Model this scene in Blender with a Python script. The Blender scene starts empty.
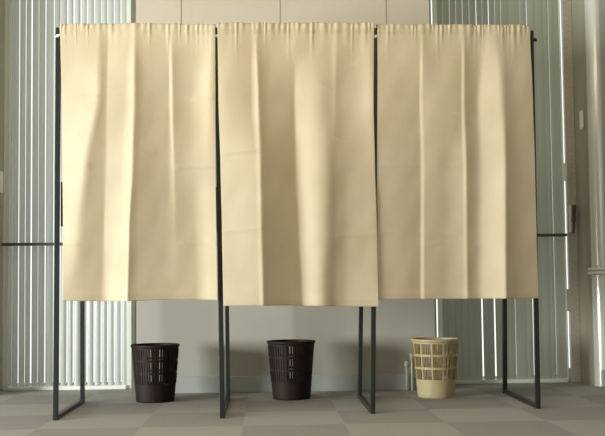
import bpy, bmesh, math, random
from mathutils import Vector, Matrix
random.seed(7)
S = bpy.context.scene
COL = S.collection
PI = math.pi

# ------------------------------------------------------------------ camera
F, CX, CY = 904.0, 302.5, 244.5
cam_d = bpy.data.cameras.new('camera'); cam = bpy.data.objects.new('camera', cam_d); COL.objects.link(cam)
cam_d.sensor_fit = 'HORIZONTAL'; cam_d.sensor_width = 36.0
cam_d.lens = F / 605.0 * 36.0
cam_d.shift_y = (CY - 218.0) / 605.0
CAM = Vector((0, -4.6, 0.66))
ROT = (Matrix.Rotation(math.radians(-2.4), 3, 'Z') @ Matrix.Rotation(math.radians(90 + 2.9), 3, 'X')
       @ Matrix.Rotation(math.radians(-0.62), 3, 'Z'))
cam.matrix_world = Matrix.Translation(CAM) @ ROT.to_4x4()
S.camera = cam

def ray(px, py):
    return ROT @ Vector(((px - CX) / F, -(py - CY) / F, -1.0))
def on_floor(px, py, z=0.0):
    d = ray(px, py); return CAM + d * ((z - CAM.z) / d.z)
def on_y(px, py, y):
    d = ray(px, py); return CAM + d * ((y - CAM.y) / d.y)
def m_per_px(p):
    return ((ROT.transposed() @ (p - CAM)).z * -1) / F

# ------------------------------------------------------------------ materials
def nodes(name):
    m = bpy.data.materials.new(name); m.use_nodes = True
    nt = m.node_tree; b = nt.nodes['Principled BSDF']
    return m, nt, b
def srgb(r, g, b):
    def f(c):
        c /= 255.0
        return c / 12.92 if c <= 0.04045 else ((c + 0.055) / 1.055) ** 2.4
    return (f(r), f(g), f(b), 1)
def paint(name, c, rough=0.5, var=0.08, scale=8.0, bump=0.0, bscale=200.0, metal=0.0, stretch=(1, 1, 1)):
    m, nt, b = nodes(name); L = nt.links.new
    tc = nt.nodes.new('ShaderNodeTexCoord')
    mp = nt.nodes.new('ShaderNodeMapping'); mp.inputs['Scale'].default_value = stretch
    L(tc.outputs['Object'], mp.inputs['Vector'])
    n = nt.nodes.new('ShaderNodeTexNoise'); n.inputs['Scale'].default_value = scale; n.inputs['Detail'].default_value = 4
    L(mp.outputs[0], n.inputs['Vector'])
    r = nt.nodes.new('ShaderNodeValToRGB')
    r.color_ramp.elements[0].position = 0.3; r.color_ramp.elements[1].position = 0.7
    r.color_ramp.elements[0].color = tuple(x * (1 - var) for x in c[:3]) + (1,)
    r.color_ramp.elements[1].color = tuple(min(1, x * (1 + var)) for x in c[:3]) + (1,)
    L(n.outputs['Fac'], r.inputs['Fac']); L(r.outputs['Color'], b.inputs['Base Color'])
    b.inputs['Roughness'].default_value = rough; b.inputs['Metallic'].default_value = metal
    if bump:
        n2 = nt.nodes.new('ShaderNodeTexNoise'); n2.inputs['Scale'].default_value = bscale
        L(tc.outputs['Object'], n2.inputs['Vector'])
        bp = nt.nodes.new('ShaderNodeBump'); bp.inputs['Strength'].default_value = bump; bp.inputs['Distance'].default_value = 0.004
        L(n2.outputs['Fac'], bp.inputs['Height']); L(bp.outputs[0], b.inputs['Normal'])
    return m

M_STEEL = paint('black_green_steel', srgb(27, 32, 26), 0.42, 0.15, 30)
M_BOLT = paint('zinc_bolt', srgb(235, 235, 228), 0.4, 0.04, 30)
M_SHELF = paint('dark_shelf', srgb(38, 32, 26), 0.5, 0.15, 20)
M_WALL = paint('wall_paint', srgb(176, 174, 162), 0.6, 0.025, 2.5, 0.05, 160)
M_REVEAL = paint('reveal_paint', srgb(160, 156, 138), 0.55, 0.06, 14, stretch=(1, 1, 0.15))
M_CORNER = paint('corner_highlight', srgb(222, 226, 216), 0.24, 0.03, 3, metal=0.25)  # paler than the wall: highlight of the rounded corner put into the colour
M_BASEB = paint('baseboard_paint', srgb(172, 178, 172), 0.5, 0.03, 5)
M_TRIM = paint('dark_joint', srgb(158, 148, 128), 0.7, 0.05, 10)
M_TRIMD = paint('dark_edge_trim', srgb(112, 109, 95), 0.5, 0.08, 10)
M_FRAME = paint('white_window_frame', srgb(226, 230, 220), 0.35, 0.03, 8)
M_JAMB = paint('grey_jamb', srgb(176, 170, 156), 0.6, 0.12, 24, stretch=(1, 1, 4))
M_BAR = paint('dark_push_bar', srgb(78, 82, 72), 0.35, 0.1, 20, metal=0.3)
M_BROWN = paint('dark_brown_plastic', srgb(33, 21, 14), 0.6, 0.12, 18)
M_BROWN.node_tree.nodes['Principled BSDF'].inputs['Specular IOR Level'].default_value = 0.25
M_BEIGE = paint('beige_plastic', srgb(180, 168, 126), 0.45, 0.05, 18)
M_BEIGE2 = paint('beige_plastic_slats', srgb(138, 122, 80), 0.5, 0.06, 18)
M_MARK = paint('pale_mark', srgb(150, 140, 125), 0.5, 0.05, 18)
M_PIPE = paint('white_pipe_paint', srgb(205, 202, 190), 0.35, 0.04, 18)
M_CEIL = paint('ceiling_paint', srgb(220, 216, 204), 0.8, 0.02, 3)

def slat_mat(name, c, tr):
    m = paint(name, c, 0.3, 0.05, 5, stretch=(1, 1, 0.1))
    nt = m.node_tree; L = nt.links.new; b = nt.nodes['Principled BSDF']; o = nt.nodes['Material Output']
    t = nt.nodes.new('ShaderNodeBsdfTranslucent'); t.inputs['Color'].default_value = c
    mx = nt.nodes.new('ShaderNodeMixShader'); mx.inputs['Fac'].default_value = tr
    L(b.outputs[0], mx.inputs[1]); L(t.outputs[0], mx.inputs[2]); L(mx.outputs[0], o.inputs['Surface'])
    return m
M_SLAT_L = slat_mat('pale_ribbed_panel', srgb(190, 195, 189), 0.3)
M_FRAMET = slat_mat('white_frame_plastic', srgb(236, 240, 230), 0.45)
M_SLAT_R = slat_mat('grey_ribbed_panel', srgb(156, 160, 144), 0.2)

def cotton():
    m, nt, b = nodes('unbleached_cotton'); L = nt.links.new
    tc = nt.nodes.new('ShaderNodeTexCoord')
    n = nt.nodes.new('ShaderNodeTexNoise'); n.inputs['Scale'].default_value = 5; n.inputs['Detail'].default_value = 6
    L(tc.outputs['Object'], n.inputs['Vector'])
    r = nt.nodes.new('ShaderNodeValToRGB')
    r.color_ramp.elements[0].position = 0.3; r.color_ramp.elements[1].position = 0.7
    r.color_ramp.elements[0].color = srgb(221, 208, 175); r.color_ramp.elements[1].color = srgb(230, 218, 190)
    L(n.outputs['Fac'], r.inputs['Fac'])
    # slubs of the weave
    mp = nt.nodes.new('ShaderNodeMapping'); mp.inputs['Scale'].default_value = (260, 260, 40)
    L(tc.outputs['Object'], mp.inputs['Vector'])
    n2 = nt.nodes.new('ShaderNodeTexNoise'); n2.inputs['Scale'].default_value = 1; n2.inputs['Detail'].default_value = 2
    L(mp.outputs[0], n2.inputs['Vector'])
    mx = nt.nodes.new('ShaderNodeMix'); mx.data_type = 'RGBA'; mx.blend_type = 'MULTIPLY'; mx.inputs['Factor'].default_value = 0.12
    L(r.outputs['Color'], mx.inputs[6]); L(n2.outputs['Color'], mx.inputs[7])
    L(mx.outputs[2], b.inputs['Base Color'])
    b.inputs['Roughness'].default_value = 0.7
    b.inputs['Specular IOR Level'].default_value = 0.25
    b.inputs['Sheen Weight'].default_value = 0.15
    bp = nt.nodes.new('ShaderNodeBump'); bp.inputs['Strength'].default_value = 0.4; bp.inputs['Distance'].default_value = 0.003
    n3 = nt.nodes.new('ShaderNodeTexNoise'); n3.inputs['Scale'].default_value = 13; n3.inputs['Detail'].default_value = 9; n3.inputs['Roughness'].default_value = 0.6
    L(tc.outputs['Object'], n3.inputs['Vector']); L(n3.outputs['Fac'], bp.inputs['Height']); L(bp.outputs[0], b.inputs['Normal'])
    o = nt.nodes['Material Output']
    t = nt.nodes.new('ShaderNodeBsdfTranslucent'); t.inputs['Color'].default_value = srgb(232, 208, 142)
    ms = nt.nodes.new('ShaderNodeMixShader'); ms.inputs['Fac'].default_value = 0.24
    L(b.outputs[0], ms.inputs[1]); L(t.outputs[0], ms.inputs[2]); L(ms.outputs[0], o.inputs['Surface'])
    return m
M_COTTON = cotton()

def carpet():
    m, nt, b = nodes('carpet_tiles'); L = nt.links.new
    tc = nt.nodes.new('ShaderNodeTexCoord')
    mp = nt.nodes.new('ShaderNodeMapping'); mp.inputs['Location'].default_value = (0.18 - 0.067 + 0.5, 0.12, 0.0)
    L(tc.outputs['Object'], mp.inputs['Vector'])
    ck = nt.nodes.new('ShaderNodeTexChecker'); ck.inputs['Scale'].default_value = 2.0
    ck.inputs['Color1'].default_value = srgb(166, 163, 154); ck.inputs['Color2'].default_value = srgb(153, 150, 142)
    L(mp.outputs[0], ck.inputs['Vector'])
    n = nt.nodes.new('ShaderNodeTexNoise'); n.inputs['Scale'].default_value = 160; n.inputs['Detail'].default_value = 3
    L(tc.outputs['Object'], n.inputs['Vector'])
    mx = nt.nodes.new('ShaderNodeMix'); mx.data_type = 'RGBA'; mx.blend_type = 'OVERLAY'; mx.inputs['Factor'].default_value = 0.35
    L(ck.outputs['Color'], mx.inputs[6]); L(n.outputs['Color'], mx.inputs[7])
    hs = nt.nodes.new('ShaderNodeHueSaturation'); hs.inputs['Saturation'].default_value = 0.6
    L(mx.outputs[2], hs.inputs['Color']); L(hs.outputs[0], b.inputs['Base Color'])
    b.inputs['Roughness'].default_value = 0.95; b.inputs['Specular IOR Level'].default_value = 0.1
    bp = nt.nodes.new('ShaderNodeBump'); bp.inputs['Strength'].default_value = 0.3; bp.inputs['Distance'].default_value = 0.004
    L(n.outputs['Fac'], bp.inputs['Height']); L(bp.outputs[0], b.inputs['Normal'])
    return m
M_CARPET = carpet()

# ------------------------------------------------------------------ mesh helpers
def obj(name, bm, mat, parent=None, smooth=False, bevel=0.0):
    me = bpy.data.meshes.new(name)
    bmesh.ops.recalc_face_normals(bm, faces=bm.faces[:])
    bm.to_mesh(me); bm.free()
    me.materials.append(mat)
    if smooth:
        for p in me.polygons: p.use_smooth = True
    o = bpy.data.objects.new(name, me); COL.objects.link(o)
    if parent:
        o.parent = parent
        if parent.type == 'EMPTY' or True:
            o.matrix_parent_inverse = world_of(parent).inverted()
    if bevel:
        md = o.modifiers.new('bevel', 'BEVEL'); md.width = bevel; md.segments = 2; md.limit_method = 'ANGLE'
    return o
def world_of(o):
    m = Matrix.Translation(o.location)
    return m if o.parent is None else world_of(o.parent) @ o.matrix_parent_inverse @ m
def tag(o, label=None, cat=None, group=None, kind=None):
    if label: o['label'] = label
    if cat: o['category'] = cat
    if group: o['group'] = group
    if kind: o['kind'] = kind
    return o
def empty(name, loc):
    o = bpy.data.objects.new(name, None); COL.objects.link(o); o.location = loc
    o.empty_display_size = 0.1; return o
def bx(bm, x0, x1, y0, y1, z0, z1):
    vs = [bm.verts.new((x, y, z)) for z in (z0, z1) for y in (y0, y1) for x in (x0, x1)]
    for f in ((0, 2, 3, 1), (4, 5, 7, 6), (0, 1, 5, 4), (2, 6, 7, 3), (0, 4, 6, 2), (1, 3, 7, 5)):
        bm.faces.new([vs[i] for i in f])
def bar(bm, a, b, w, d=None, up=Vector((0, 1, 0))):
    """square section bar from a to b"""
    d = d or w
    a, b = Vector(a), Vector(b); t = (b - a).normalized()
    s = t.cross(up)
    if s.length < 1e-3: s = t.cross(Vector((1, 0, 0)))
    s.normalize(); n = s.cross(t).normalized()
    vs = [bm.verts.new(p + s * (sx * w / 2) + n * (sy * d / 2)) for p in (a, b) for sx, sy in ((-1, -1), (1, -1), (1, 1), (-1, 1))]
    for f in ((3, 2, 1, 0), (4, 5, 6, 7), (0, 1, 5, 4), (1, 2, 6, 5), (2, 3, 7, 6), (3, 0, 4, 7)):
        bm.faces.new([vs[i] for i in f])
def tube(bm, pts, r, n=14):
    pts = [Vector(p) for p in pts]; rings = []
    for i, p in enumerate(pts):
        t = (pts[min(i + 1, len(pts) - 1)] - pts[max(i - 1, 0)]).normalized()
        s = t.cross(Vector((0, 1, 0)))
        if s.length < 1e-3: s = t.cross(Vector((1, 0, 0)))
        s.normalize(); q = s.cross(t)
        rr = r[i] if isinstance(r, (list, tuple)) else r
        rings.append([bm.verts.new(p + (s * math.cos(2 * PI * k / n) + q * math.sin(2 * PI * k / n)) * rr) for k in range(n)])
    for a, b in zip(rings, rings[1:]):
        for k in range(n): bm.faces.new((a[k], a[(k + 1) % n], b[(k + 1) % n], b[k]))
    bm.faces.new(rings[0][::-1]); bm.faces.new(rings[-1])
def lathe(bm, c, prof, n=48, close=True):
    rings = [[bm.verts.new((c[0] + r * math.cos(2 * PI * k / n), c[1] + r * math.sin(2 * PI * k / n), c[2] + z)) for k in range(n)] for r, z in prof]
    seq = list(zip(rings, rings[1:])) + ([(rings[-1], rings[0])] if close else [])
    for a, b in seq:
        for k in range(n): bm.faces.new((a[k], a[(k + 1) % n], b[(k + 1) % n], b[k]))

# ------------------------------------------------------------------ setting
YW = 0.5 * (on_floor(200, 394).y + on_floor(400, 389).y)          # wall face
YG = 0.5 * (on_floor(70, 390).y + on_floor(520, 382.5).y)          # glazing plane
def wx(px, py, y): return on_y(px, py, y).x
XL1 = wx(132, 250, YW); XR1 = wx(435, 250, YW)                     # central wall
XN0 = wx(3.5, 250, YG)                                             # outer side of the left recess
XN1 = wx(577.5, 250, YG)                                           # outer side of the right recess
TOP = 3.1
print('YW', YW, 'YG', YG, XL1, XR1, XN0, XN1)

bm = bmesh.new(); bx(bm, XN0 - 2.5, XN1 + 2.5, -6.0, YG + 0.5, -0.06, 0.0)
tag(obj('floor', bm, M_CARPET), kind='structure')
bm = bmesh.new(); bx(bm, XN0 - 2.5, XN1 + 2.5, -3.0, YG + 0.3, TOP, TOP + 0.08)
tag(obj('ceiling', bm, M_CEIL), kind='structure')
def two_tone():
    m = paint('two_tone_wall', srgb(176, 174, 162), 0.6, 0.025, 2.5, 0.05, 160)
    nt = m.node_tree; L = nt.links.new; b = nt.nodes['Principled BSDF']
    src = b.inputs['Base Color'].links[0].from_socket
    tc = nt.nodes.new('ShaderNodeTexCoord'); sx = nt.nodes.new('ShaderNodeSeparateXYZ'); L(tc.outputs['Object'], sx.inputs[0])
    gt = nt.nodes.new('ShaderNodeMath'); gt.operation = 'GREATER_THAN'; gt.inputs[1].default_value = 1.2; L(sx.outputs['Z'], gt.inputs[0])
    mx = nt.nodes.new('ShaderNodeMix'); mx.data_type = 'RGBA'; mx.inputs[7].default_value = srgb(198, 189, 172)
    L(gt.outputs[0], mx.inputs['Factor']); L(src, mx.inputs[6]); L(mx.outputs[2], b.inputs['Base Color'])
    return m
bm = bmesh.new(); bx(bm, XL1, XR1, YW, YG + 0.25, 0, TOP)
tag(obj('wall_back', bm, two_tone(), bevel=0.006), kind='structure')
bm = bmesh.new(); bx(bm, XN0 - 2.5, XN0, YW, YG + 0.25, 0, TOP)
tag(obj('wall_left', bm, M_REVEAL, bevel=0.01), kind='structure')
# right hand wall with a broad rounded corner
bm = bmesh.new(); R = 0.075
prof = [(XN1, YG + 0.022), (XN1, YW + R)]
prof += [(XN1 + R - R * math.cos(a), YW + R - R * math.sin(a)) for a in [PI / 2 * k / 10 for k in range(1, 11)]]
prof += [(XN1 + 2.5, YW), (XN1 + 2.5, YG + 0.022)]
lo = [bm.verts.new((x, y, 0)) for x, y in prof]; hi = [bm.verts.new((x, y, TOP)) for x, y in prof]
for k in range(len(prof)):
    j = (k + 1) % len(prof); bm.faces.new((lo[k], lo[j], hi[j], hi[k]))
bm.faces.new(lo[::-1]); bm.faces.new(hi)
o = obj('wall_right', bm, M_WALL)
o.data.materials.append(M_CORNER)
for p in o.data.polygons:
    if p.center.x < XN1 + R and p.center.y < YW + R and abs(p.normal.z) < .5: p.material_index = 1
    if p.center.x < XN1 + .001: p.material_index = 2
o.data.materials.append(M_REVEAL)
for p in o.data.polygons: p.use_smooth = abs(p.normal.z) < 0.5
md = o.modifiers.new('edge', 'EDGE_SPLIT'); md.split_angle = 0.6
tag(o, kind='structure')
# skirting
hb = on_y(300, 375, YW).z
bm = bmesh.new(); bx(bm, XL1 + 0.02, XR1 - 0.10, YW - 0.014, YW, 0, hb)
tag(obj('baseboard_back', bm, M_BASEB, bevel=0.004), kind='structure')
bm = bmesh.new(); bx(bm, XN1 + 0.02, XN1 + 2.4, YW - 0.016, YW, 0, hb + 0.005)
tag(obj('baseboard_right', bm, M_BASEB, bevel=0.004), kind='structure')
# panel joints of the upper wall
for i, px in enumerate((181, 280, 386)):
    x = wx(px, 10, YW); bm = bmesh.new(); bx(bm, x - 0.003, x + 0.003, YW - 0.002, YW, 0.9, TOP)
    tag(obj('trim_%d' % (i + 1), bm, M_TRIM), kind='structure')
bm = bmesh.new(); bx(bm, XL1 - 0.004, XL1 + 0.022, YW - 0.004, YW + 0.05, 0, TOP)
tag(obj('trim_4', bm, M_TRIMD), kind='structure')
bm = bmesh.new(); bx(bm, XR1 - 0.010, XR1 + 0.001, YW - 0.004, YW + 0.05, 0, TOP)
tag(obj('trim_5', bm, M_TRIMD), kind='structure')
# pale double rail on the right wall
zr = on_y(598, 269, YW).z
bm = bmesh.new()
for dz in (0.0, -0.026):
    pts = [(XN1 - 0.008, YW + 0.09, zr + dz), (XN1 - 0.008, YW + R, zr + dz)]
    pts += [(XN1 + R - (R + .008) * math.cos(a), YW + R - (R + .008) * math.sin(a), zr + dz) for a in [PI / 2 * k / 8 for k in range(1, 9)]]
    pts += [(XN1 + 2.3, YW - 0.008, zr + dz)]
    tube(bm, pts, 0.011, 10)
tag(obj('trim_6', bm, M_FRAME, smooth=True), kind='structure')

def glazing(name, x0, x1, gaps, mat, ybar, bar_x0, bar_x1, depth, zt=TOP, right_stile=0.032, gscale=0.75):
    """ribbed panel of upright slats in a white frame; gaps = (px, width px at top, width px at bottom)"""
    root = empty(name, ((x0 + x1) / 2, YG, 0)); root['kind'] = 'structure'
    f = bmesh.new(); w = 0.032
    bx(f, x0, x0 + w, YG - 0.012, YG + 0.004, 0.0, zt); w2_ = right_stile
    bx(f, x1 - w2_, x1, YG - 0.012, YG + 0.004, 0.0, zt)
    bx(f, x0 + w, x1 - w, YG - 0.03, YG + 0.03, zt - 0.06, zt)
    obj('frame', f, M_FRAMET, root, bevel=0.003)
    f = bmesh.new(); bx(f, x0 + w, x1 - w, YG - 0.035, YG + 0.03, 0.0, 0.028)
    obj('sill', f, M_FRAME, root, bevel=0.006)
    s = bmesh.new()
    edges = []
    for px, wt, wb in gaps:
        xt = wx(px, 250, YG); k = (x1 - x0) / 130.0 * 1.0
        edges.append((xt, wt * 0.0068 * gscale, wb * 0.0068 * gscale))
    prev = (x0 + w - 0.004, 0, 0)
    for e in edges + [(x1 - right_stile + 0.004, 0, 0)]:
        n = 6; d = random.uniform(.8, 1.2) * depth; tilt = random.uniform(-0.004, 0.004)
        cols = []
        for k in range(n + 1):
            t = k / n
            y = YG + 0.004 - d * math.sin(PI * t) ** 0.7 + tilt * (t - .5)
            col = []
            for q in range(9):
                zz = 0.028 + (zt - 0.088) * q / 8.0
                g = q / 8.0
                a = prev[0] + (prev[1] * g + prev[2] * (1 - g)) / 2
                b = e[0] - (e[1] * g + e[2] * (1 - g)) / 2
                col.append(s.verts.new((a + (b - a) * t, y, zz)))
            cols.append(col)
        for c0, c1 in zip(cols, cols[1:]):
            for q in range(8): s.faces.new((c0[q], c1[q], c1[q + 1], c0[q + 1]))
        prev = e
    obj('ribbed_panel', s, mat, root, smooth=True)
    zb = on_y((bar_x0 + bar_x1) / 2, ybar, YG - 0.06).z
    f = bmesh.new()
    xa = wx(bar_x0, ybar, YG - 0.06); xb = wx(bar_x1, ybar, YG - 0.06)
    bx(f, max(xa, x0 + .002), min(xb, x1 - .002), YG - 0.072, YG - 0.048, zb - 0.010, zb + 0.010)
    for x in (max(xa, x0 + .002) + 0.03, min(xb, x1 - .002) - 0.03): bx(f, x - 0.012, x + 0.012, YG - 0.05, YG - 0.03, zb - 0.01, zb + 0.01)
    obj('push_bar', f, M_BAR, root, bevel=0.004)
    return root

gl = [(6.5, .5, .5), (12, .7, 1.2), (18.5, 1.0, 1.0), (25, .9, .5), (31, 1.7, 1.6), (38, .5, .4), (45, 1.2, 1.4), (53.5, 1.0, 1.0),
      (60, .8, 1.2), (67, 1.2, 1.2), (73.5, 1.6, 1.6), (80.5, 1.2, .7), (87, 1.0, 1.4), (94, .9, 1.4), (101, .6, 1.1), (107.5, .8, 1.5), (114, .8, .9), (121, 1.0, .8)]
w1 = glazing('window_1', XN0 + 0.004, wx(131.5, 250, YG) + 0.0, gl, M_SLAT_L, 244, -5, 128, 0.010)
gr = [(447, .2, -.5), (454, .4, -.6), (460.5, .3, -.6), (467, .4, -.5), (474, .3, -.3), (481, .7, 2.2), (487, .3, -.4), (493.5, .6, 2.0), (500, .3, -.5), (506, .3, -.5),
      (514, .0, .35), (525, .2, -.5), (532, .2, 2.0), (541, -.5, -.5), (549, -.5, -.5), (554, .15, .15), (560, -.5, -.5)]
XJ = wx(565.5, 250, YG)
w2 = glazing('window_2', wx(436.5, 250, YG), XJ, gr, M_SLAT_R, 235.5, 437, 567, 0.003, right_stile=0.010)
# jamb with the bright slot beside it, handle, latch plate
f = bmesh.new()
bx(f, XJ + 0.016, XN1, YG - 0.012, YG + 0.02, 0, TOP)
obj('jamb', f, M_JAMB, w2, bevel=0.004)
f = bmesh.new(); bx(f, XJ, XJ + 0.016, YG - 0.01, YG + 0.01, 0, on_y(569, 368, YG).z)
bx(f, XJ, XJ + 0.016, YG - 0.01, YG + 0.01, on_y(569, 311, YG).z, on_y(569, 289, YG).z)
obj('slot_stop', f, M_JAMB, w2)
def pbox(bm, px0, py0, px1, py1, y0, y1):
    a = on_y(px0, py1, y0); b = on_y(px1, py0, y0); bx(bm, a.x, b.x, y0, y1, a.z, b.z)
f = bmesh.new(); pbox(f, 569.6, 205, 571.2, 232, YG - .06, YG - .05)
obj('latch_plate', f, M_FRAME, w2)
f = bmesh.new()
a = on_y(574.2, 205, YG - .075); b = on_y(573.6, 222, YG - .075); c = on_y(573.2, 233, YG - .075)
bar(f, a, b, 0.028, 0.02); bar(f, b, c, 0.016, 0.018); bx(f, a.x - .01, a.x + .01, YG - .07, YG - .05, a.z - .07, a.z - .03)
obj('handle', f, M_BAR, w2, bevel=0.003)
f = bmesh.new(); pbox(f, 564.6, 163, 566.6, 181, YG - .04, YG - .03)
obj('catch', f, M_FRAME, w2)
# little hinge plate on the right reveal, one on the left reveal
f = bmesh.new(); ya = YG - 0.16
z0 = on_y(583, 129, ya).z; z1 = on_y(583, 111, ya).z
bx(f, XN1 - 0.006, XN1, ya - 0.028, ya + 0.035, z0, z1)
tube(f, [(XN1 - 0.009, ya - 0.034, z0), (XN1 - 0.009, ya - 0.034, z1)], 0.009, 10)
obj('hinge', f, M_FRAME, w2)
f = bmesh.new(); ya = YG - 0.05
z0 = on_y(1, 193, ya).z; z1 = on_y(1, 172, ya).z
bx(f, XN0 - 0.001, XN0 + 0.006, ya - 0.05, ya + 0.012, z0, z1)
obj('hinge', f, M_FRAME, w1)

# ------------------------------------------------------------------ voting booth frames
T = 0.025
fr = [((55, 420.5), (58.6, 28), (82.5, 402.5), (82.3, 300)),
      ((222.2, 418.5), (216.6, 28), (228.2, 399), (227, 310)),
      ((373, 414), (375.3, 28.5), (359.6, 397.8), (361, 310)),
      ((538.6, 408.8), (530.8, 31), (505, 392.8), (504.6, 300))]
base = on_floor(300, 413)
booth = empty('voting_booth', (base.x, base.y, 0))
tag(booth, 'row of black steel voting booth frames carrying three cream curtains', 'voting booth')
tops = []
for i, (fb, ft, rb, rm) in enumerate(fr):
    A = on_floor(*fb); A.z = 0; Ay = A.y + T / 2
    A = Vector((A.x, Ay, 0))
    B = on_y(ft[0], ft[1], Ay)
    C = on_floor(*rb); C = Vector((C.x, C.y, 0))
    mid = on_y(rm[0], rm[1], C.y); D = C + (mid - C) * ((B.z) / mid.z); D.z = B.z
    tops.append((B, A, D))
    print('frame', i, A, B, C, D)
    h = T / 2
    f = bmesh.new()
    bar(f, A + Vector((0, h, h)), C + Vector((0, -h, h)), T, T, up=Vector((0, 0, 1)))
    obj('foot_bar', f, M_STEEL, booth, bevel=0.002)
    f = bmesh.new()
    bar(f, B + Vector((0, h, -h)), D + Vector((0, -h, -h)), T, T, up=Vector((0, 0, 1)))
    obj('top_bar', f, M_STEEL, booth, bevel=0.002); sf = booth
    f = bmesh.new(); bar(f, A, B, T, T); obj('leg', f, M_STEEL, sf, bevel=0.002)
    f = bmesh.new(); bar(f, C, D, T, T); obj('leg', f, M_STEEL, sf, bevel=0.002)
    # wing nut fixing the curtain rod
    f = bmesh.new(); s = 1 if i == 3 else -1
    P = B + (A - B).normalized() * 0.05
    if i in (0, 1, 2): # on the front face
        tube(f, [P + Vector((0, -h, 0)), P + Vector((0, -h - .016, 0))], 0.008, 10)
        bar(f, P + Vector((-.014, -h - .012, -.008)), P + Vector((.014, -h - .012, .008)), 0.008, 0.01)
    else:
        tube(f, [P + Vector((s * h, 0, 0)), P + Vector((s * (h + .018), 0, 0))], 0.009, 10)
        bar(f, P + Vector((s * (h + .012), -.014, -.010)), P + Vector((s * (h + .012), .014, .010)), 0.010, 0.01)
    w = obj('wing_nut', f, M_STEEL if i == 3 else M_BOLT, sf)
YROD = {}
for i in range(3):
    B0, B1 = tops[i][0], tops[i + 1][0]
    f = bmesh.new(); dz = Vector((0, 0, -0.012))
    tube(f, [B0 + dz + Vector((T / 2, 0, 0)), B1 + dz - Vector((T / 2, 0, 0))], 0.009, 12)
    obj('curtain_rod', f, M_STEEL, booth, smooth=True)
# writing shelf of the left booth, its dark end panel just shows beside the first leg
B, A, D = tops[0]
xs = A.x + 0.016; f = bmesh.new()
zt, zb = on_y(59, 178, 0.04).z, on_y(59, 224, 0.04).z
bx(f, xs + .02, tops[1][1].x - 0.035, A.y + 0.30, A.y + 0.66, zb + 0.02, zb + 0.045)
bx(f, xs + 0.004, xs + 0.026, A.y + 0.0135, A.y + 0.66, zb, zt)
bx(f, tops[1][1].x - 0.055, tops[1][1].x - 0.035, A.y + 0.30, A.y + 0.66, zb, zt)
obj('writing_shelf', f, M_SHELF, booth, bevel=0.003)

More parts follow.
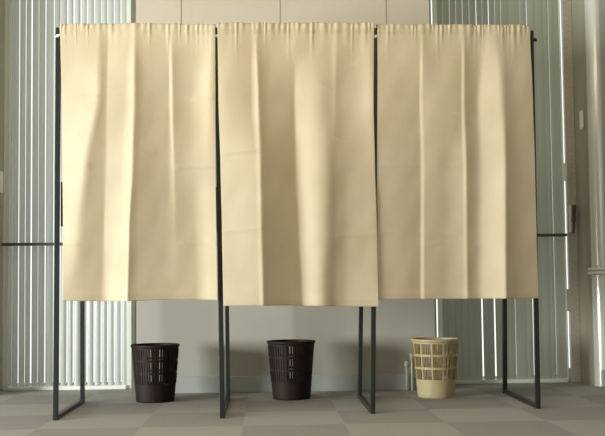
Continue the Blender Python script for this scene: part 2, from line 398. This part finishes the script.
# ------------------------------------------------------------------ curtains
def lerp(a, b, t): return a + (b - a) * t
def row_at(rows, y):
    if y <= rows[0][0]: return rows[0][1]
    for (ya, ka), (yb, kb) in zip(rows, rows[1:]):
        if y <= yb:
            t = (y - ya) / (yb - ya); t = t * t * (3 - 2 * t) * .5 + t * .5
            return [(lerp(p[0], q[0], t), lerp(p[1], q[1], t)) for p, q in zip(ka, kb)]
    return rows[-1][1]
def slope_at(kn, x):
    if x <= kn[0][0]: return kn[0][1]
    for (xa, sa), (xb, sb) in zip(kn, kn[1:]):
        if x <= xb: return lerp(sa, sb, (x - xa) / max(1e-6, xb - xa))
    return kn[-1][1]
def curtain(label, i, rows, ytop, ybot, creases, gain, seed):
    rnd = random.Random(seed)
    NU, NV = 420, 190
    YA, YB = tops[i][0].y, tops[i + 1][0].y; Y0 = 0.5 * (YA + YB)
    mpp = m_per_px(on_y(300, 150, Y0))
    # gathers on the rod: irregular little pleats
    gath = []
    x = rows[0][1][0][0]
    while x < rows[0][1][-1][0]:
        w = rnd.choice((2.2, 3, 4, 5, 6.5, 8.5)) * rnd.uniform(.85, 1.15); gath.append((x + w / 2, w / 2.6, rnd.uniform(.3, 1.0), rnd.choice((4, 5, 6, 8, 10, 16)))); x += w
    x0_, x1_ = rows[2][1][0][0], rows[2][1][-1][0]
    creases = list(creases)
    for k in range(16):
        xa = rnd.uniform(x0_ + 4, x1_ - 30); creases.append((rnd.uniform(50, 285), xa, xa + rnd.uniform(10, 34), rnd.uniform(-.0006, .0009), rnd.uniform(-.5, .5)))
    grid = []
    for v in range(NV + 1):
        t = v / NV
        line = []; d = 0.0
        ym = lerp(ytop(0.5), ybot(0.5), t)
        kn = row_at(rows, ym); xl, xr = kn[0][0], kn[-1][0]
        ds = []
        for u in range(NU + 1):
            x = lerp(xl, xr, u / NU)
            if u:
                sl_ = slope_at(kn, x - (xr - xl) / NU / 2)
                if sl_ > 0: sl_ *= 0.6
                d += sl_ * gain * (xr - xl) / NU * mpp
            ds.append(d)
        tot = ds[-1]
        for u in range(NU + 1):
            uu = u / NU; x = lerp(xl, xr, uu)
            y = lerp(ytop(uu), ybot(uu), t)
            dd = ds[u] - tot * uu
            fade = min(1.0, max(0.0, (y - ytop(uu)) / 45.0)); fade = 0.35 + 0.65 * fade * fade * (3 - 2 * fade)
            dd *= fade
            # gathers
            g = 0.0; xx = lerp(rows[0][1][0][0], rows[0][1][-1][0], uu)
            dy = y - ytop(uu)
            if dy < 60:
                for gx, gw, ga, gl_ in gath:
                    if abs(xx - gx) < 3 * gw: g += ga * math.exp(-((xx - gx) / gw) ** 2) * math.exp(-(dy / gl_) ** 1.3)
            dd -= g * 0.009
            # pressed horizontal creases
            for (yc, xa, xb, amp, slant) in creases:
                if xa - 6 < x < xb + 6:
                    e = min(1, max(0, (x - xa) / 6 + .5)) * min(1, max(0, (xb - x) / 6 + .5))
                    q = y - (yc + slant * (x - xa))
                    if abs(q) < 8: dd -= 3.0 * amp * e * math.exp(-abs(q) / 1.3)
            # slack wrinkles
            dd += 0.0008 * math.sin(x * .21 + y * .05 + seed) * math.sin(y * .063 + x * .03 + seed * 2) * fade
            p = on_y(x, y, lerp(YA, YB, uu) - 0.034 + (0.0, -0.006, 0.004)[i])
            p.y += dd
            # rod pocket swells a little over the rod
            if dy < 9: p.y -= 0.006 * math.sin(PI * dy / 9)
            # hem weight
            if t > .965: p.y -= 0.0016
            line.append(p)
        grid.append(line)
    bmc = bmesh.new()
    back = []
    # fabric goes over the rod and a hand's width down the back
    for k in range(7):
        ln = []
        for u in range(NU + 1):
            p = grid[0][u]; yr = lerp(YA, YB, u / NU) + 0.016
            a = PI * k / 7
            c = (p.y + yr) / 2; r = (yr - p.y) / 2
            ln.append(Vector((p.x, c + r * math.cos(a), p.z + 0.45 * r * math.sin(a))) if k else Vector((p.x, yr, p.z - 0.06)))
        back.append(ln)
    rowsv = [[bmc.verts.new(p) for p in ln] for ln in back + grid]
    for a, b in zip(rowsv, rowsv[1:]):
        for u in range(NU): bmc.faces.new((a[u], b[u], b[u + 1], a[u + 1]))
    o = obj('curtain', bmc, M_COTTON, None, smooth=True)
    md = o.modifiers.new('cloth', 'SOLIDIFY'); md.thickness = 0.0016; md.offset = 0
    return tag(o, label, 'curtain', 'cotton curtains of the voting booths')

C1 = [(30, [(60, -.1), (75, -.1), (98, -.1), (102, .3), (107, .2), (109, -.3), (128, -.2), (134, -.5), (137, .5), (145, .1), (168, .1), (170, -.5), (173, .3), (195, .0), (210, -.4), (215.3, .3)]),
      (100, [(62, -.25), (75, -.3), (97, -.35), (104, .35), (107, .2), (109, -.15), (125, -.1), (134, -.5), (138, .5), (145, .25), (168, .15), (171, -.5), (174, .3), (190, 0), (207, -.5), (215.5, .1)]),
      (165, [(62.5, -.4), (75, -.45), (84, -.4), (92, .35), (105, .2), (108, -.15), (122, -.2), (133, -.7), (136, .5), (143, .3), (168, .2), (173, -.2), (176, .2), (190, 0), (205, -.15), (215.5, -.1)]),
      (230, [(63, -.35), (70, -.4), (76, -.3), (86, .2), (102, .25), (105, -.2), (118, -.5), (130, -.8), (132, .5), (140, .3), (165, .2), (174, .05), (178, .15), (192, .05), (206, -.4), (216.5, -.3)]),
      (301, [(62.5, 0), (66, .0), (72, .1), (82, .15), (99, .2), (103, -.1), (110, -.6), (128, -.8), (130, .5), (140, .25), (165, .15), (174, .1), (178, .1), (195, 0), (208, -.4), (217.5, -.3)])]
C2 = [(30, [(217.6, -.1), (235, 0), (250, .1), (255, -.4), (257, .4), (275, .05), (291, -.2), (294, -.3), (296, .05), (315, 0), (330, 0), (335, -.2), (338, .2), (355, 0), (368, -.2), (374.0, .3)]),
      (100, [(218.5, -.35), (230, -.1), (250, .05), (257, -.5), (260, .5), (270, .2), (288, .2), (293, .3), (296, -.3), (310, -.3), (328, .1), (334, .0), (337, .25), (350, .0), (368, -.25), (373.5, -.1)]),
      (165, [(220.5, -.4), (235, -.35), (255, -.3), (259, -.5), (263, .5), (270, .3), (290, .3), (294, .3), (298, -.7), (312, -.5), (326, -.1), (333, .2), (336, .1), (350, -.05), (370, -.15), (375, -.1)]),
      (230, [(222, -.4), (238, -.4), (256, -.35), (260, -.5), (264, .5), (270, .3), (292, .3), (297, .3), (301, -.75), (313, -.6), (325, -.1), (333, .25), (336, .1), (350, -.1), (370, -.2), (377, -.1)]),
      (306, [(223.5, -.35), (238, -.35), (258, -.3), (262, -.5), (265, .4), (272, .3), (296, .25), (301, .25), (305, -.7), (316, -.55), (326, .1), (332, .3), (337, 0), (350, -.15), (372, -.25), (378.5, -.2)])]
C3 = [(30, [(377.2, 0), (400, 0), (419, 0), (421, -.4), (424, .3), (445, 0), (461, 0), (463, -.4), (466, .4), (478, .1), (488, -.3), (494, -.2), (500, .2), (505, .2), (520, .0), (530, .2)]),
      (100, [(378, 0), (400, 0), (419, .1), (421, -.4), (424, -.1), (445, 0), (461, .1), (463, -.4), (466, .3), (476, .2), (482, -.4), (498, -.4), (502, .0), (505, .3), (520, .1), (533, .1)]),
      (165, [(378.5, 0), (400, 0), (420, .1), (423, -.4), (426, -.1), (445, 0), (462, -.2), (465, -.5), (468, .35), (476, .2), (484, -.3), (500, -.6), (502, -.5), (505, .4), (520, .15), (535, .1)]),
      (230, [(378, 0), (400, 0), (420, .1), (423, -.4), (426, 0), (445, 0), (463, -.2), (466, -.4), (469, .3), (477, .1), (485, -.4), (499, -.7), (502, -.6), (505, .4), (520, .15), (536.5, .05)]),
      (299, [(378, 0), (400, 0), (420, .1), (423, -.4), (426, 0), (445, 0), (463, -.2), (467, -.4), (470, .3), (478, .0), (486, -.5), (499, -.7), (502, -.7), (505, .4), (520, .15), (538.5, .05)])]
curtain('cream cotton curtain hanging over the left booth, dark waste basket below it', 0, C1,
        lambda u: 25.3 + .3 * math.sin(u * 40), lambda u: 300.5 + .8 * math.sin(u * 6), [(295.5, 62, 218, .0006, 0), (98.5, 62, 100, .002, 0), (99, 192, 215, .0022, -.08), (167, 62, 92, .0018, 0), (167.5, 176, 216, .0025, -.02), (244, 62, 80, .0015, 0), (243, 180, 217, .0012, 0)], 1.35, 1)
curtain('cream cotton curtain over the middle booth, lowest hem of the three', 1, C2,
        lambda u: 24.3 + .4 * math.sin(u * 37), lambda u: 306 - .6 * math.sin(u * 5), [(300.5, 223, 379, .0006, 0), (153, 222, 258, .003, -.02), (160, 222, 258, .0015, 0), (232, 222, 264, .002, -.08), (236, 335, 378, .0015, -.04), (168, 336, 376, .001, 0)], 1.35, 2)
curtain('cream cotton curtain over the right booth, above the beige basket', 2, C3,
        lambda u: 25.3 + 1.2 * u + .3 * math.sin(u * 33), lambda u: 299.5 - 1.2 * u, [(294, 380, 539, .0005, 0), (165, 380, 460, .001, 0), (232, 380, 462, .0009, .01), (233, 470, 503, .001, 0)], 1.35, 3)

# ------------------------------------------------------------------ waste baskets
def basket(label, cpx, rim_w, rim_y, bot_w, bot_y, mat, mat2, beige=False):
    pf = on_floor(cpx, bot_y); k = m_per_px(pf)
    rb = bot_w / 2 * k
    c = Vector((pf.x, pf.y + rb, 0)); k = m_per_px(c)
    rt, rb = rim_w / 2 * k, bot_w / 2 * k
    c = Vector((pf.x, pf.y + rb, 0)); c.x = on_y(cpx, bot_y, c.y).x
    h = on_y(cpx, rim_y + 1.5, c.y).z
    root = empty('waste_basket', c); tag(root, label, 'waste basket', 'lattice waste baskets' )
    NB, NC = 12, 13
    SL = (2, 4, 6, 8, 10, 12) if beige else (4, 7, 10)
    zs = [1.0, .93, .75, .71, .53, .49, .315, .2, .1, .03, 0.0]
    win = {1, 3, 5}                     # intervals with slots
    n = NB * NC
    def shell(sel):
        b = bmesh.new(); ring = []
        for z in zs:
            r = lerp(rb, rt * .965, z) if z > 0 else rb * .985
            ring.append([b.verts.new((c.x + r * math.cos(2 * PI * (q + .5) / n + .12), c.y + r * math.sin(2 * PI * (q + .5) / n + .12), h * z)) for q in range(n)])
        for j in range(len(zs) - 1):
            for q in range(n):
                p = q % NC
                inwin = j in win and p >= 2
                if inwin and (p in SL): continue           # an open slot
                if sel(inwin): b.faces.new((ring[j][q], ring[j][(q + 1) % n], ring[j + 1][(q + 1) % n], ring[j + 1][q]))
        if sel(False):
            b.faces.new(ring[-1])
        loose = [v for v in b.verts if not v.link_faces]
        bmesh.ops.delete(b, geom=loose, context='VERTS')
        return b
    o = obj('body', shell(lambda w: not w), mat, root); md = o.modifiers.new('wall', 'SOLIDIFY'); md.thickness = 0.0045; md.offset = -1
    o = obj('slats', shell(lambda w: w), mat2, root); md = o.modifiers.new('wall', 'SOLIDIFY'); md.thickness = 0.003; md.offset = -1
    b = bmesh.new()
    lathe(b, c, [(rt * .955, h - .004), (rt * .955, h - .002), (rt * .965, h + .003), (rt * .99, h + .003), (rt, h - .001), (rt, h - .012), (rt * .985, h - .014), (rt * .97, h - .012)], 64)
    obj('rim', b, mat, root, smooth=True)
    return root, c, rt, rb, h
B1 = basket('dark brown lattice waste basket under the left curtain', 155.3, 48.6, 343.2, 38.2, 403.2, M_BROWN, M_BROWN)
B2 = basket('dark brown lattice waste basket under the middle curtain', 291.7, 48.6, 339.6, 37.6, 400.6, M_BROWN, M_BROWN)
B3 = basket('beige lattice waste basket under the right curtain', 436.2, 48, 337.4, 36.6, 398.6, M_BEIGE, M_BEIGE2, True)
# small pale moulded mark on the left basket
root, c, rt, rb, h = B1
f = bmesh.new(); z = h * .335
for j, (da, dz0, dz1) in enumerate(((-.06, .012, -.008), (0.02, .004, -.010), (.10, -.002, -.012), (.18, .0, -.010))):
    a = -PI / 2 + .55 + da; r = lerp(rb, rt * .965, .335) + .001
    p = lambda aa, zz: Vector((c.x + r * math.cos(aa), c.y + r * math.sin(aa), zz))
    bar(f, p(a, z + dz0), p(a + .05, z + dz1), .0022, .002)
obj('moulded_mark', f, M_MARK, root)

# ------------------------------------------------------------------ small heating pipe beside the beige basket
p0 = on_y(407, 388, YW - 0.035)
root = empty('heating_pipe', (p0.x, YW - 0.035, 0))
tag(root, 'short white heating pipes with a valve between wall and beige basket', 'pipe')
f = bmesh.new(); z1 = on_y(407, 364, YW - .035).z
tube(f, [(p0.x, YW - .035, 0), (p0.x, YW - .035, z1)], .008, 12)
tube(f, [(p0.x + .035, YW - .035, 0), (p0.x + .035, YW - .035, z1 + .05), (p0.x + .035, YW - .002, z1 + .058)], .009, 12)
obj('pipe', f, M_PIPE, root, smooth=True)
f = bmesh.new(); tube(f, [(p0.x, YW - .035, z1 - .02), (p0.x, YW - .035, z1 + .005), (p0.x, YW - .035, z1 + .02)], [.015, .017, .010], 14)
tube(f, [(p0.x + .035, YW - .035, z1 + .03), (p0.x + .035, YW - .035, z1 + .07)], [.014, .014], 14)
obj('valve', f, M_PIPE, root, smooth=True)

# ------------------------------------------------------------------ light
W = bpy.data.worlds.new('world'); S.world = W; W.use_nodes = True
nt = W.node_tree; L = nt.links.new; bg = nt.nodes['Background']
tc = nt.nodes.new('ShaderNodeTexCoord'); sx = nt.nodes.new('ShaderNodeSeparateXYZ'); L(tc.outputs['Generated'], sx.inputs[0])
rp = nt.nodes.new('ShaderNodeValToRGB')
mr = nt.nodes.new('ShaderNodeMapRange'); mr.inputs['From Min'].default_value = -1; mr.inputs['From Max'].default_value = 1
L(sx.outputs['Y'], mr.inputs['Value']); L(mr.outputs[0], rp.inputs['Fac'])
rp.color_ramp.elements[0].position = .45; rp.color_ramp.elements[0].color = (.17, .16, .135, 1)
rp.color_ramp.elements[1].position = .8; rp.color_ramp.elements[1].color = (1.2, 1.25, 1.2, 1)
L(rp.outputs[0], bg.inputs['Color']); bg.inputs['Strength'].default_value = 1.0

def area(name, loc, target, sx_, sy_, power, color):
    l = bpy.data.lights.new(name, 'AREA'); l.shape = 'RECTANGLE'; l.size = sx_; l.size_y = sy_; l.energy = power; l.color = color
    o = bpy.data.objects.new(name, l); COL.objects.link(o); o.location = loc
    o.rotation_euler = (Vector(target) - Vector(loc)).to_track_quat('-Z', 'Y').to_euler(); return o
area('window_light', (-7.2, -3.5, 0.95), (0, 0.3, 0.75), 2.2, 1.5, 900, (.97, 1.0, .99))
area('front_fill', (0.6, -5.4, 2.0), (0, 0.5, 1.0), 3.0, 1.4, 17, (1.0, .93, .80))  # added weak fill from the front, not a lamp of the room
area('ceiling_light', (0.2, -1.6, 3.0), (0.1, 0.2, 1.2), 2.2, .6, 24, (1.0, .80, .52))

S.view_settings.view_transform = 'Standard'
S.view_settings.look = 'None'
S.view_settings.exposure = 0.0
